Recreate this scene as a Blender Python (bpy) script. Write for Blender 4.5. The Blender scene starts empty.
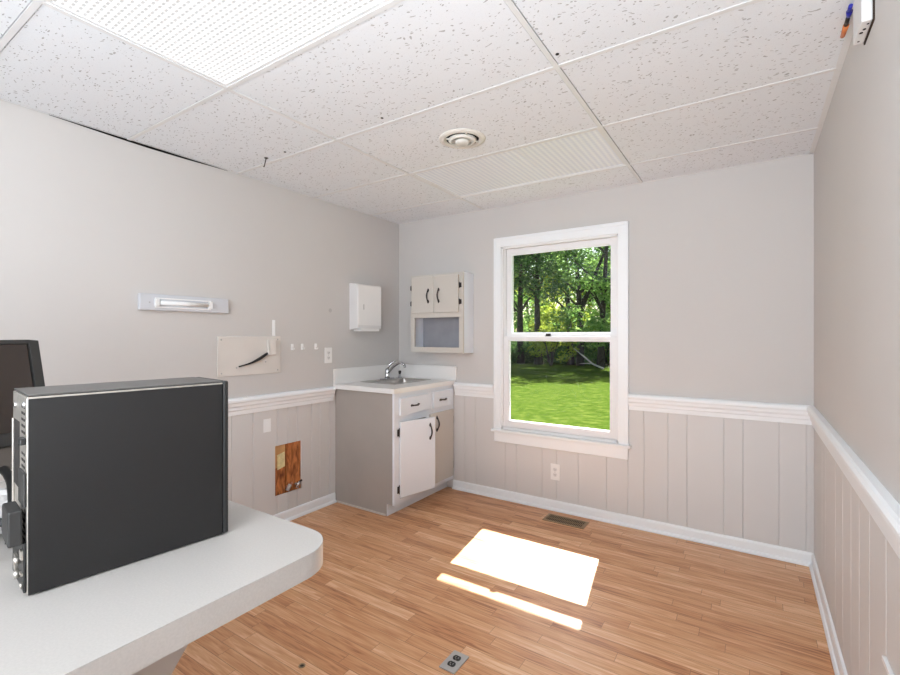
import bpy, bmesh, math, random
from mathutils import Vector, Matrix, Quaternion
from mathutils import noise as mnoise

SC = bpy.context.scene
COL = SC.collection
R = math.radians

# ------------------------------------------------------------------ camera
cam_d = bpy.data.cameras.new('camera'); cam = bpy.data.objects.new('camera', cam_d); COL.objects.link(cam)
cam.location = (0, 0, 1.3605)
cam.rotation_euler = (R(90), 0, R(33.387))
cam_d.sensor_width = 36; cam_d.lens = 460.7 / 900 * 36
cam_d.shift_y = -1.5 / 900
cam_d.clip_start = .05; cam_d.clip_end = 300
SC.camera = cam

# ------------------------------------------------------------------ world, sun, exposure
SUN_DIR = Vector((.142, -.945, -1.0)).normalized()          # the way the light travels
W = bpy.data.worlds.new('sky'); SC.world = W; W.use_nodes = True
wn = W.node_tree.nodes; wl = W.node_tree.links
bg = wn['Background']
sky = wn.new('ShaderNodeTexSky'); sky.sky_type = 'NISHITA'; sky.sun_disc = False
sky.sun_elevation = R(45.9); sky.sun_rotation = math.atan2(-SUN_DIR.x, -SUN_DIR.y)
sky.air_density = 1.0; sky.dust_density = 2.0; sky.ozone_density = 1.0
wl.new(sky.outputs[0], bg.inputs[0]); bg.inputs[1].default_value = .22
sun_d = bpy.data.lights.new('sun', 'SUN'); sun_d.energy = 26.0; sun_d.angle = R(.53); sun_d.color = (1, .98, .95)
sun = bpy.data.objects.new('sun', sun_d); COL.objects.link(sun)
sun.rotation_euler = SUN_DIR.to_track_quat('-Z', 'Y').to_euler(); sun.location = (-2, 20, 20)
LAMP_FRONT = 1.1      # emission of the ceiling light in view
FILL_REAR = 2.0      # emission of two unseen ceiling lights added behind the camera for fill
up_d = bpy.data.lights.new('bounce_fill', 'AREA'); up_d.shape = 'RECTANGLE'; up_d.size = .9; up_d.size_y = 1.2; up_d.energy = 60; up_d.color = (.87, .94, 1)  # unseen area lamp added to fill the ceiling and upper walls
up = bpy.data.objects.new('bounce_fill', up_d); COL.objects.link(up); up.location = (-.25, -.75, 1.30); up.rotation_euler = (R(180 - 25), 0, 0)
rl_d = bpy.data.lights.new('rear_fill', 'AREA'); rl_d.shape = 'RECTANGLE'; rl_d.size = 1.3; rl_d.size_y = .9; rl_d.energy = 84; rl_d.color = (.87, .94, 1)  # second unseen area lamp, added to brighten the far end of the room
rl = bpy.data.objects.new('rear_fill', rl_d); COL.objects.link(rl); rl.location = (-.95, -2.0, 1.65); rl.rotation_euler = (R(180 - 42), 0, R(-12))
SC.view_settings.view_transform = 'Standard'; SC.view_settings.look = 'None'
SC.view_settings.gamma = 1; SC.view_settings.use_curve_mapping = False
SC.view_settings.exposure = 0.0

# ------------------------------------------------------------------ measures
XL, XR, YB, YR, H = -2.87, .297, 3.454, -2.5, 2.44

# ------------------------------------------------------------------ helpers
def s2l(c):
    def f(v):
        v /= 255
        return v / 12.92 if v <= .04045 else ((v + .055) / 1.055) ** 2.4
    return (f(c[0]), f(c[1]), f(c[2]), 1)

def mat(name, c, rough=.5, metal=0., spec=.5, bump=None, var=None, coat=0.):
    """principled; bump=(scale,strength) ; var=(scale,amount) brightness mottling"""
    m = bpy.data.materials.new(name); m.use_nodes = True
    n = m.node_tree.nodes; l = m.node_tree.links; b = n['Principled BSDF']
    b.inputs['Base Color'].default_value = s2l(c); b.inputs['Roughness'].default_value = rough
    b.inputs['Metallic'].default_value = metal; b.inputs['Specular IOR Level'].default_value = spec
    b.inputs['Coat Weight'].default_value = coat
    tc = n.new('ShaderNodeTexCoord')
    if var:
        t = n.new('ShaderNodeTexNoise'); t.inputs['Scale'].default_value = var[0]; t.inputs['Detail'].default_value = 5
        l.new(tc.outputs['Object'], t.inputs['Vector'])
        r = n.new('ShaderNodeValToRGB')
        lo = tuple(v * (1 - var[1]) for v in s2l(c)[:3]) + (1,); hi = tuple(min(1, v * (1 + var[1])) for v in s2l(c)[:3]) + (1,)
        r.color_ramp.elements[0].color = lo; r.color_ramp.elements[1].color = hi
        r.color_ramp.elements[0].position = .35; r.color_ramp.elements[1].position = .65
        l.new(t.outputs[0], r.inputs[0]); l.new(r.outputs[0], b.inputs['Base Color'])
    if bump:
        t2 = n.new('ShaderNodeTexNoise'); t2.inputs['Scale'].default_value = bump[0]; t2.inputs['Detail'].default_value = 4
        l.new(tc.outputs['Object'], t2.inputs['Vector'])
        bp = n.new('ShaderNodeBump'); bp.inputs['Strength'].default_value = bump[1]; bp.inputs['Distance'].default_value = .002
        l.new(t2.outputs[0], bp.inputs['Height']); l.new(bp.outputs[0], b.inputs['Normal'])
    return m

def math_node(n, l, op, a, b=None, c=None):
    x = n.new('ShaderNodeMath'); x.operation = op
    for i, v in enumerate((a, b, c)):
        if v is None: continue
        if isinstance(v, (int, float)): x.inputs[i].default_value = v
        else: l.new(v, x.inputs[i])
    return x.outputs[0]

class MB:
    """collects shapes in world coordinates, builds ONE mesh object"""
    def __init__(s): s.bm = bmesh.new()
    def box(s, x0, x1, y0, y1, z0, z1, rot=None, mi=0):
        v = [s.bm.verts.new((x, y, z)) for x in (x0, x1) for y in (y0, y1) for z in (z0, z1)]
        for f in ((0, 1, 3, 2), (4, 6, 7, 5), (0, 4, 5, 1), (2, 3, 7, 6), (0, 2, 6, 4), (1, 5, 7, 3)):
            fc = s.bm.faces.new([v[i] for i in f]); fc.material_index = mi
        if rot: bmesh.ops.transform(s.bm, matrix=rot, verts=v)
        return s
    def prism(s, pts, d, mi=0):
        """pts: list of 3d points of a planar outline, d: extrusion vector"""
        d = Vector(d); a = [s.bm.verts.new(p) for p in pts]; b = [s.bm.verts.new(Vector(p) + d) for p in pts]
        n = len(pts)
        fs = [s.bm.faces.new(a), s.bm.faces.new(b[::-1])]
        fs += [s.bm.faces.new([a[i], b[i], b[(i + 1) % n], a[(i + 1) % n]]) for i in range(n)]
        for f in fs: f.material_index = mi
        return s
    def quad(s, *p, mi=0):
        f = s.bm.faces.new([s.bm.verts.new(q) for q in p]); f.material_index = mi
        return s
    def tube(s, pts, r, n=10, caps=True, closed=False):
        pts = [Vector(p) for p in pts]; rs = r if isinstance(r, (list, tuple)) else [r] * len(pts)
        rings = []; up = None
        for i, p in enumerate(pts):
            if i == 0: t = pts[1] - pts[0]
            elif i == len(pts) - 1: t = pts[-1] - pts[-2]
            else: t = pts[i + 1] - pts[i - 1]
            t.normalize()
            if up is None: up = t.orthogonal().normalized()
            else: up = (up - t * up.dot(t)); up = up.normalized() if up.length > 1e-6 else t.orthogonal().normalized()
            w = t.cross(up)
            rings.append([s.bm.verts.new(p + (up * math.cos(2 * math.pi * k / n) + w * math.sin(2 * math.pi * k / n)) * rs[i]) for k in range(n)])
        for a, b in zip(rings, rings[1:]):
            for k in range(n):
                f = s.bm.faces.new([a[k], a[(k + 1) % n], b[(k + 1) % n], b[k]]); f.smooth = True
        if caps:
            s.bm.faces.new(rings[0][::-1]); s.bm.faces.new(rings[-1])
        return s
    def lathe(s, prof, c, axis='Z', n=32, sign=1, smooth=True):
        """prof: (r, h) list around axis at centre c"""
        c = Vector(c); rings = []
        for r_, h in prof:
            ring = []
            for k in range(n):
                a = 2 * math.pi * k / n; u, w = r_ * math.cos(a), r_ * math.sin(a)
                if axis == 'Z': p = (u, w, h * sign)
                elif axis == 'X': p = (h * sign, u, w)
                else: p = (u, h * sign, w)
                ring.append(s.bm.verts.new(c + Vector(p)))
            rings.append(ring)
        for a, b in zip(rings, rings[1:]):
            for k in range(n):
                f = s.bm.faces.new([a[k], a[(k + 1) % n], b[(k + 1) % n], b[k]]); f.smooth = smooth
        for ring in (rings[0], rings[-1]):
            try: s.bm.faces.new(ring)
            except ValueError: pass
        return s
    def build(s, name, m, parent=None, bevel=0., world=True, seg=2, loc=None, props=None):
        bmesh.ops.remove_doubles(s.bm, verts=s.bm.verts, dist=1e-6)
        bmesh.ops.recalc_face_normals(s.bm, faces=s.bm.faces)
        off = Vector((0, 0, 0))
        if parent is not None and world:
            p = parent
            while p: off += p.location; p = p.parent
        if parent is None and loc is not None: off = Vector(loc)
        if off.length: bmesh.ops.translate(s.bm, vec=-off, verts=s.bm.verts)
        me = bpy.data.meshes.new(name); s.bm.to_mesh(me); s.bm.free()
        for x in (m if isinstance(m, (list, tuple)) else [m]): me.materials.append(x)
        o = bpy.data.objects.new(name, me); COL.objects.link(o)
        if parent is not None: o.parent = parent
        elif loc is not None: o.location = loc
        if bevel:
            b = o.modifiers.new('bevel', 'BEVEL'); b.width = bevel; b.segments = seg; b.limit_method = 'ANGLE'; b.angle_limit = R(40)
        if props:
            for k, v in props.items(): o[k] = v
        return o

def empty(name, loc, label, cat, group=None, rz=0.):
    o = bpy.data.objects.new(name, None); COL.objects.link(o); o.location = loc; o.rotation_euler = (0, 0, rz)
    o.empty_display_size = .1; o['label'] = label; o['category'] = cat
    if group: o['group'] = group
    return o
def tag(o, label, cat, group=None):
    o['label'] = label; o['category'] = cat
    if group: o['group'] = group
    return o
def struct(o): o['kind'] = 'structure'; return o

# ------------------------------------------------------------------ materials
M = {}
M['wall'] = mat('wall_paint_grey', (206, 202, 199), .75, bump=(60, .12), var=(1.3, .012))
M['wainscot'] = mat('wainscot_paint', (215, 212, 210), .55, bump=(30, .1))
M['white_trim'] = mat('white_trim_paint', (243, 245, 247), .38)
M['vinyl'] = mat('white_window_vinyl', (238, 237, 238), .35)
M['cab_pale_lit'] = mat('cabinet_pale_lit_paint', (230, 234, 240), .5, bump=(40, .1))  # pale paint, whitened and blued to carry window light on the left door
M['cab_cream'] = mat('cabinet_warm_paint', (206, 200, 192), .5, bump=(40, .1))
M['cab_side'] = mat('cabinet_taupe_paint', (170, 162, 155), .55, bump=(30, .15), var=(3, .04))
M['dark_gap'] = mat('dark_gap', (35, 30, 28), .9)
M['white_lam'] = mat('white_laminate', (238, 236, 234), .3)
M['grey_lam'] = mat('speckled_laminate', (182, 177, 172), .38, var=(260, .035))
M['steel'] = mat('brushed_steel', (176, 172, 168), .28, metal=1.)
M['chrome'] = mat('chrome', (205, 205, 208), .12, metal=1.)
M['pewter'] = mat('dark_pewter', (70, 66, 66), .4, metal=.7)
M['black_metal'] = mat('black_metal', (30, 29, 29), .45, spec=.4, bump=(300, .1))
M['black_plastic'] = mat('black_plastic', (34, 34, 34), .4)
M['grey_plastic'] = mat('dark_grey_plastic', (46, 45, 44), .5)
M['screen'] = mat('dark_screen', (54, 46, 42), .22, spec=.6)
M['silver'] = mat('galvanised_steel', (196, 190, 182), .38, metal=.8, var=(60, .1))
M['rubber'] = mat('black_cable', (20, 20, 21), .45)
M['white_plastic'] = mat('white_plastic', (240, 239, 238), .35)
M['off_white'] = mat('cream_white_metal', (226, 225, 225), .4)
M['slot'] = mat('socket_slot', (92, 89, 88), .6)
M['beige_board'] = mat('beige_board', (219, 213, 207), .6, var=(5, .03))
M['patch'] = mat('pale_filler_patch', (243, 243, 243), .7)
M['register'] = mat('bronze_register', (158, 134, 104), .45, metal=.5)
M['dark_brown'] = mat('dark_duct', (52, 38, 28), .8)
M['diffuser_white'] = mat('diffuser_enamel', (226, 223, 216), .4)
M['copper'] = mat('copper_pipe', (190, 130, 105), .35, metal=.8)
M['paper'] = mat('cream_label_paper', (226, 212, 160), .7, var=(40, .12))
M['tarnish'] = mat('grey_steel_plate', (184, 182, 181), .4, metal=.4)
M['blue'] = mat('blue_plastic', (40, 44, 150), .4)
M['orange'] = mat('orange_plastic', (205, 120, 70), .45)
M['bark'] = mat('tree_bark', (62, 52, 44), .9, bump=(12, .8), var=(6, .25))
M['pale_wood'] = mat('bare_branch_wood', (190, 180, 165), .8)
M['brick_out'] = mat('outside_wall_siding', (190, 185, 178), .8)
M['roofing'] = mat('roof_soffit', (205, 203, 200), .7)
M['film'] = mat('crumpled_film', (176, 172, 170), .3, bump=(25, .9), spec=.6)

def floor_material():
    m = bpy.data.materials.new('laminate_floor'); m.use_nodes = True
    n = m.node_tree.nodes; l = m.node_tree.links; b = n['Principled BSDF']
    tc = n.new('ShaderNodeTexCoord')
    br = n.new('ShaderNodeTexBrick'); br.offset = .37; br.offset_frequency = 2; br.squash = 1.
    br.inputs['Scale'].default_value = 1; br.inputs['Brick Width'].default_value = .58; br.inputs['Row Height'].default_value = .064
    br.inputs['Mortar Size'].default_value = .0009; br.inputs['Mortar Smooth'].default_value = .3; br.inputs['Bias'].default_value = 0
    br.inputs['Color1'].default_value = (0, 0, 0, 1); br.inputs['Color2'].default_value = (1, 1, 1, 1); br.inputs['Mortar'].default_value = (.5, .5, .5, 1)
    # jitter each row along x
    sep = n.new('ShaderNodeSeparateXYZ'); l.new(tc.outputs['Object'], sep.inputs[0])
    row = math_node(n, l, 'FLOOR', math_node(n, l, 'DIVIDE', sep.outputs[1], .064))
    wn_ = n.new('ShaderNodeTexWhiteNoise'); wn_.noise_dimensions = '1D'; l.new(row, wn_.inputs['W'])
    xx = math_node(n, l, 'ADD', sep.outputs[0], math_node(n, l, 'MULTIPLY', wn_.outputs[0], .9))
    cmb = n.new('ShaderNodeCombineXYZ'); l.new(xx, cmb.inputs[0]); l.new(sep.outputs[1], cmb.inputs[1])
    l.new(cmb.outputs[0], br.inputs['Vector'])
    # grain
    mp = n.new('ShaderNodeMapping'); mp.inputs['Scale'].default_value = (2.6, 42, 1); l.new(cmb.outputs[0], mp.inputs['Vector'])
    addv = n.new('ShaderNodeVectorMath'); addv.operation = 'ADD'; l.new(mp.outputs[0], addv.inputs[0])
    sc = n.new('ShaderNodeVectorMath'); sc.operation = 'SCALE'; sc.inputs['Scale'].default_value = 17; l.new(br.outputs['Color'], sc.inputs[0]); l.new(sc.outputs[0], addv.inputs[1])
    g = n.new('ShaderNodeTexNoise'); g.inputs['Scale'].default_value = 1.5; g.inputs['Detail'].default_value = 6; g.inputs['Distortion'].default_value = 1.2
    l.new(addv.outputs[0], g.inputs['Vector'])
    f = math_node(n, l, 'ADD', math_node(n, l, 'MULTIPLY', br.outputs['Color'], .32), math_node(n, l, 'MULTIPLY', g.outputs[0], 1.05))
    rp = n.new('ShaderNodeValToRGB'); e = rp.color_ramp.elements
    e[0].position = .36; e[0].color = s2l((150, 90, 54)); e[1].position = .95; e[1].color = s2l((238, 196, 158))
    e2 = e.new(.55); e2.color = s2l((202, 142, 98)); e3 = e.new(.8); e3.color = s2l((222, 170, 126))
    l.new(f, rp.inputs[0])
    mx = n.new('ShaderNodeMix'); mx.data_type = 'RGBA'; l.new(br.outputs['Fac'], mx.inputs[0]); l.new(rp.outputs[0], mx.inputs[6]); mx.inputs[7].default_value = s2l((142, 92, 62))
    l.new(mx.outputs[2], b.inputs['Base Color'])
    b.inputs['Roughness'].default_value = .34
    rr = math_node(n, l, 'ADD', math_node(n, l, 'MULTIPLY', g.outputs[0], .12), .28); l.new(rr, b.inputs['Roughness'])
    bp = n.new('ShaderNodeBump'); bp.inputs['Strength'].default_value = .12; bp.inputs['Distance'].default_value = .001
    l.new(g.outputs[0], bp.inputs['Height']); l.new(bp.outputs[0], b.inputs['Normal'])
    return m
M['floor'] = floor_material()

def tile_material():
    m = bpy.data.materials.new('acoustic_tile'); m.use_nodes = True
    n = m.node_tree.nodes; l = m.node_tree.links; b = n['Principled BSDF']
    tc = n.new('ShaderNodeTexCoord')
    ns = n.new('ShaderNodeTexNoise'); ns.inputs['Scale'].default_value = 9; l.new(tc.outputs['Object'], ns.inputs['Vector'])
    sub = n.new('ShaderNodeVectorMath'); sub.operation = 'SUBTRACT'; l.new(ns.outputs['Color'], sub.inputs[0]); sub.inputs[1].default_value = (.5, .5, .5)
    scl = n.new('ShaderNodeVectorMath'); scl.operation = 'SCALE'; scl.inputs['Scale'].default_value = .10; l.new(sub.outputs[0], scl.inputs[0])
    ad = n.new('ShaderNodeVectorMath'); ad.operation = 'ADD'; l.new(tc.outputs['Object'], ad.inputs[0]); l.new(scl.outputs[0], ad.inputs[1])
    mp = n.new('ShaderNodeMapping'); mp.inputs['Scale'].default_value = (52, 105, 1); mp.inputs['Rotation'].default_value = (0, 0, R(75)); l.new(ad.outputs[0], mp.inputs['Vector'])
    vo = n.new('ShaderNodeTexVoronoi'); vo.inputs['Scale'].default_value = 1; vo.inputs['Randomness'].default_value = 1; l.new(mp.outputs[0], vo.inputs['Vector'])
    sepc = n.new('ShaderNodeSeparateColor'); l.new(vo.outputs['Color'], sepc.inputs[0])
    # radius differs from cell to cell; some cells have none
    rad = math_node(n, l, 'MULTIPLY', math_node(n, l, 'SUBTRACT', sepc.outputs[0], .25), .48)
    pit = math_node(n, l, 'GREATER_THAN', rad, vo.outputs['Distance'])
    fn = n.new('ShaderNodeTexNoise'); fn.inputs['Scale'].default_value = 260; l.new(tc.outputs['Object'], fn.inputs['Vector'])
    fine = math_node(n, l, 'GREATER_THAN', fn.outputs[0], .62)
    dk = math_node(n, l, 'ADD', math_node(n, l, 'MULTIPLY', pit, .55), math_node(n, l, 'MULTIPLY', fine, .07))
    mx = n.new('ShaderNodeMix'); mx.data_type = 'RGBA'; l.new(dk, mx.inputs[0])
    mx.inputs[6].default_value = s2l((234, 238, 243)); mx.inputs[7].default_value = s2l((112, 108, 106))
    l.new(mx.outputs[2], b.inputs['Base Color']); b.inputs['Roughness'].default_value = .9
    bp = n.new('ShaderNodeBump'); bp.invert = True; bp.inputs['Strength'].default_value = .5; bp.inputs['Distance'].default_value = .002
    l.new(dk, bp.inputs['Height']); l.new(bp.outputs[0], b.inputs['Normal'])
    return m
M['tile'] = tile_material()
M['grid'] = mat('ceiling_grid_paint', (228, 229, 230), .45)

def lens_material(name, strength, pitch=.0125):
    """prismatic acrylic lens: small diamond cells in rows; gives light when strength > 0"""
    m = bpy.data.materials.new(name); m.use_nodes = True
    n = m.node_tree.nodes; l = m.node_tree.links; b = n['Principled BSDF']
    tc = n.new('ShaderNodeTexCoord'); sep = n.new('ShaderNodeSeparateXYZ'); l.new(tc.outputs['Object'], sep.inputs[0])
    k = 2 * math.pi / pitch
    sx = math_node(n, l, 'SINE', math_node(n, l, 'MULTIPLY', sep.outputs[0], k * (.5 if strength else .62)))
    sy = math_node(n, l, 'SINE', math_node(n, l, 'MULTIPLY', sep.outputs[1], k * .62))
    if strength: p = math_node(n, l, 'ADD', math_node(n, l, 'MULTIPLY', sy, .26), math_node(n, l, 'MULTIPLY', math_node(n, l, 'MULTIPLY', sx, sy), .30))
    else: p = math_node(n, l, 'ADD', math_node(n, l, 'MULTIPLY', sx, .35), math_node(n, l, 'MULTIPLY', sy, .10))
    v = math_node(n, l, 'ADD', p, .55)
    rp = n.new('ShaderNodeValToRGB'); l.new(v, rp.inputs[0])
    if strength:
        rp.color_ramp.elements[0].color = (.42, .42, .42, 1); rp.color_ramp.elements[1].color = (1, 1, 1, 1); rp.color_ramp.elements[1].position = .72
        rp.color_ramp.elements[0].position = .38
        b.inputs['Base Color'].default_value = (.25, .25, .25, 1)
        l.new(rp.outputs[0], b.inputs['Emission Color']); b.inputs['Emission Strength'].default_value = strength
    else:
        rp.color_ramp.elements[0].color = s2l((222, 228, 240)); rp.color_ramp.elements[1].color = s2l((247, 251, 255))
        l.new(rp.outputs[0], b.inputs['Base Color'])
    b.inputs['Roughness'].default_value = .3
    bp = n.new('ShaderNodeBump'); bp.inputs['Strength'].default_value = .5; bp.inputs['Distance'].default_value = .003
    l.new(v, bp.inputs['Height']); l.new(bp.outputs[0], b.inputs['Normal'])
    return m
M['lens_on'] = lens_material('lit_prismatic_lens', LAMP_FRONT)
M['lens_fill'] = lens_material('added_fill_lens', FILL_REAR)
M['lens_off'] = lens_material('unlit_prismatic_lens', 0, .02)

def glass_material():
    m = bpy.data.materials.new('window_glass'); m.use_nodes = True
    n = m.node_tree.nodes; l = m.node_tree.links; n.remove(n['Principled BSDF'])
    t = n.new('ShaderNodeBsdfTransparent'); t.inputs[0].default_value = (.97, .98, .975, 1)
    g = n.new('ShaderNodeBsdfGlossy'); g.inputs['Roughness'].default_value = .02
    fr = n.new('ShaderNodeFresnel'); fr.inputs[0].default_value = 1.45
    ge = n.new('ShaderNodeNewGeometry'); fac = math_node(n, l, 'MULTIPLY', fr.outputs[0], math_node(n, l, 'SUBTRACT', 1.0, ge.outputs['Backfacing']))
    mx = n.new('ShaderNodeMixShader'); l.new(fac, mx.inputs[0]); l.new(t.outputs[0], mx.inputs[1]); l.new(g.outputs[0], mx.inputs[2])
    l.new(mx.outputs[0], n['Material Output'].inputs[0])
    return m
M['glass'] = glass_material()

def lawn_material():
    m = bpy.data.materials.new('lawn_grass'); m.use_nodes = True
    n = m.node_tree.nodes; l = m.node_tree.links; b = n['Principled BSDF']
    tc = n.new('ShaderNodeTexCoord')
    a = n.new('ShaderNodeTexNoise'); a.inputs['Scale'].default_value = 4.5; a.inputs['Detail'].default_value = 10; a.inputs['Roughness'].default_value = .85
    l.new(tc.outputs['Object'], a.inputs['Vector'])
    rp = n.new('ShaderNodeValToRGB'); e = rp.color_ramp.elements; l.new(a.outputs[0], rp.inputs[0])
    e[0].position = .34; e[0].color = s2l((40, 58, 16)); e[1].position = .66; e[1].color = s2l((100, 108, 52)); x = e.new(.5); x.color = s2l((64, 82, 28))
    l.new(rp.outputs[0], b.inputs['Base Color']); b.inputs['Roughness'].default_value = 1; b.inputs['Specular IOR Level'].default_value = 0
    return m
M['lawn'] = lawn_material()

def leaf_material(name, c1, c2, trans=.45):
    m = bpy.data.materials.new(name); m.use_nodes = True
    n = m.node_tree.nodes; l = m.node_tree.links; n.remove(n['Principled BSDF'])
    tc = n.new('ShaderNodeTexCoord'); a = n.new('ShaderNodeTexNoise'); a.inputs['Scale'].default_value = 3.; a.inputs['Detail'].default_value = 3; l.new(tc.outputs['Object'], a.inputs['Vector'])
    rp = n.new('ShaderNodeValToRGB'); rp.color_ramp.elements[0].color = s2l(c1); rp.color_ramp.elements[1].color = s2l(c2)
    rp.color_ramp.elements[0].position = .35; rp.color_ramp.elements[1].position = .65; l.new(a.outputs[0], rp.inputs[0])
    d = n.new('ShaderNodeBsdfDiffuse'); t = n.new('ShaderNodeBsdfTranslucent'); l.new(rp.outputs[0], d.inputs[0]); l.new(rp.outputs[0], t.inputs[0])
    mx = n.new('ShaderNodeMixShader'); mx.inputs[0].default_value = trans
    l.new(d.outputs[0], mx.inputs[1]); l.new(t.outputs[0], mx.inputs[2]); l.new(mx.outputs[0], n['Material Output'].inputs[0])
    return m
M['leaf_dark'] = leaf_material('leaves_dark_green', (66, 98, 56), (122, 156, 86))
M['leaf_mid'] = leaf_material('leaves_mid_green', (96, 134, 66), (160, 190, 104), .55)
M['leaf_sunlit'] = leaf_material('leaves_sunlit_green', (140, 164, 54), (196, 204, 90), .55)  # sunlit look of the understory put into the leaf colour

def orange_wood():
    m = bpy.data.materials.new('raw_stud_wood'); m.use_nodes = True
    n = m.node_tree.nodes; l = m.node_tree.links; b = n['Principled BSDF']
    tc = n.new('ShaderNodeTexCoord'); mp = n.new('ShaderNodeMapping'); mp.inputs['Scale'].default_value = (20, 20, 5); l.new(tc.outputs['Object'], mp.inputs[0])
    a = n.new('ShaderNodeTexNoise'); a.inputs['Scale'].default_value = 1.6; a.inputs['Detail'].default_value = 5; a.inputs['Distortion'].default_value = 1.5; l.new(mp.outputs[0], a.inputs['Vector'])
    rp = n.new('ShaderNodeValToRGB'); e = rp.color_ramp.elements; l.new(a.outputs[0], rp.inputs[0])
    e[0].position = .3; e[0].color = s2l((112, 56, 24)); e[1].position = .68; e[1].color = s2l((214, 134, 74))
    l.new(rp.outputs[0], b.inputs['Base Color']); b.inputs['Roughness'].default_value = .7
    return m
M['stud'] = orange_wood()
M['stud_pale'] = mat('pale_stud_wood', (206, 158, 104), .7, var=(14, .15))

# ================================================================== STRUCTURE
struct(MB().box(XL - .3, XR + .3, YR - .3, YB + .15, -.12, 0).build('floor', M['floor']))

GX = [XL, -1.92, -.66, XR]
GY = [YR, -2.03, -1.395, -.76, -.125, .51, 1.145, 1.78, 2.415, 3.05, YB]
LIGHTS = {(1, 5): 'on', (1, 8): 'off', (1, 1): 'rear', (1, 3): 'rear'}
c = MB()
tb = .010
random.seed(3)
for i in range(3):
    for j in range(10):
        if (i, j) in LIGHTS: continue
        z = H + .0012
        c.box(GX[i] + .013, GX[i + 1] - .013, GY[j] + .013, GY[j + 1] - .013, z, z + .016)
ceil_o = struct(c.build('ceiling', M['tile']))
g = MB()
for y in GY[1:-1]: g.box(XL, XR, y - tb, y + tb, H - .0016, H + .03)
for x in GX[1:-1]: g.box(x - tb, x + tb, YR, YB, H - .0022, H + .03)
g.box(XR - .022, XR, YR, YB, H - .001, H + .003); g.box(XL + .0, XL + .004, YR, YB, H + .001, H + .004)
g.box(XL, XR, YB - .012, YB, H - .001, H + .003)
g.build('tile_grid', M['grid'], ceil_o)
MB().box(XL - .3, XR + .3, YR - .3, YB + .15, H + .16, H + .22).build('roof_sky_block', M['roofing'], ceil_o)  # unseen slab added to keep sky light out of the ceiling void
struct(MB().box(XL - 1.2, XR + 1.2, YB + .15, 4.444, 2.462, 2.61).build('roof_eave', M['roofing']))

# --- back wall with the window opening
WX0, WX1, WZ0, WZ1 = -1.765, -.812, .585, 2.105
w = MB()
w.box(XL - .3, WX0, YB + .006, YB + .15, -.12, H + .2).box(WX1, XR + .3, YB + .006, YB + .15, -.12, H + .2)
w.box(WX0, WX1, YB + .006, YB + .15, -.12, WZ0).box(WX0, WX1, YB + .006, YB + .15, WZ1, H + .2)
w.box(XL - .02, WX0, YB, YB + .006, .88, H + .03).box(WX1, XR + .02, YB, YB + .006, .88, H + .03).box(WX0, WX1, YB, YB + .006, WZ1, H + .03)
wall_b = struct(w.build('wall_back', M['wall']))

def groove_profile(a0, a1, grooves):
    """list of (along, depth) with v grooves; depth 0 = face"""
    p = [(a0, 0)]
    for gq in sorted(grooves):
        if a0 + .01 < gq < a1 - .01: p += [(gq - .0035, 0), (gq - .0012, .0045), (gq + .0012, .0045), (gq + .0035, 0)]
    p.append((a1, 0))
    return p
def wainscot_back(mb, a0, a1, z0, z1, gr):
    pr = groove_profile(a0, a1, gr)
    mb.prism([(a, YB + d, z0) for a, d in pr] + [(a1, YB + .006, z0), (a0, YB + .006, z0)], (0, 0, z1 - z0))
def wainscot_side(mb, X, s, a0, a1, z0, z1, gr):
    pr = groove_profile(a0, a1, gr)
    mb.prism([(X + s * d, a, z0) for a, d in pr] + [(X + s * .006, a1, z0), (X + s * .006, a0, z0)], (0, 0, z1 - z0))
GB = [-2.12, -2.01, -1.72, -1.62, -1.40, -1.28, -1.11, -.90, -.751, -.643, -.489, -.373, -.16, -.056, .129, .262]
m_ = MB()
wainscot_back(m_, XL, WX0, .02, .89, GB); wainscot_back(m_, WX0, WX1, .02, .585, GB); wainscot_back(m_, WX1, XR, .02, .89, GB)
m_.build('wainscot', M['wainscot'], wall_b)

# --- right wall
wall_r = struct(MB().box(XR + .006, XR + .12, YR, YB + .01, -.12, H + .2).box(XR, XR + .006, YR, YB, .88, H + .03).build('wall_right', M['wall']))
GR = [3.31, 3.065, 2.93, 2.594, 2.40, 2.212, 2.054, 1.888, 1.677, 1.531, 1.33, 1.2, 1.0, .85, .6, .42, .2, -.1, -.4, -.6]
m_ = MB(); wainscot_side(m_, XR, 1, YR, YB, .02, .89, GR); m_.build('wainscot', M['wainscot'], wall_r)

# --- left wall: 12 mm skin over a stud cavity, a sagging gap under the ceiling, a hole cut in the panelling
sk = MB()
top = [(YR, 2.475), (.80, 2.475), (.80, 2.439)]
N = 24
for k in range(N + 1):
    y = .80 + (1.72 - .80) * k / N
    top.append((y, 2.4385 - .011 * math.sin(math.pi * k / N) ** 1.3))
top += [(1.72, 2.475), (YB, 2.475)]
sk.prism([(XL, y, z) for y, z in top] + [(XL, YB, .88), (XL, YR, .88)], (-.012, 0, 0))
wall_l = struct(sk.build('wall_left', M['wall']))
HY0, HY1, HZ0, HZ1 = 2.072, 2.304, .205, .568
GL = [-.2, .1, .5, .8, 1.1, 1.42, 1.60, 1.74, 1.896, 2.087, 2.181, 2.262, 2.40, 2.482, 2.58, 2.75]
m_ = MB()
for a0, a1, z0, z1 in ((YR, HY0, .02, .89), (HY1, YB, .02, .89), (HY0, HY1, .02, HZ0), (HY0, HY1, HZ1, .89)):
    pr = groove_profile(a0, a1, GL)
    m_.prism([(XL - d, a, z0) for a, d in pr] + [(XL - .012, a1, z0), (XL - .012, a0, z0)], (0, 0, z1 - z0))
m_.build('wainscot', M['wainscot'], wall_l)
MB().box(XL - .30, XL - .10, YR, YB + .01, -.12, H + .2).build('outer_sheathing', M['dark_gap'], wall_l)
st = MB().box(XL - .10, XL - .016, 2.180, 2.36, -.1, H)
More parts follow.
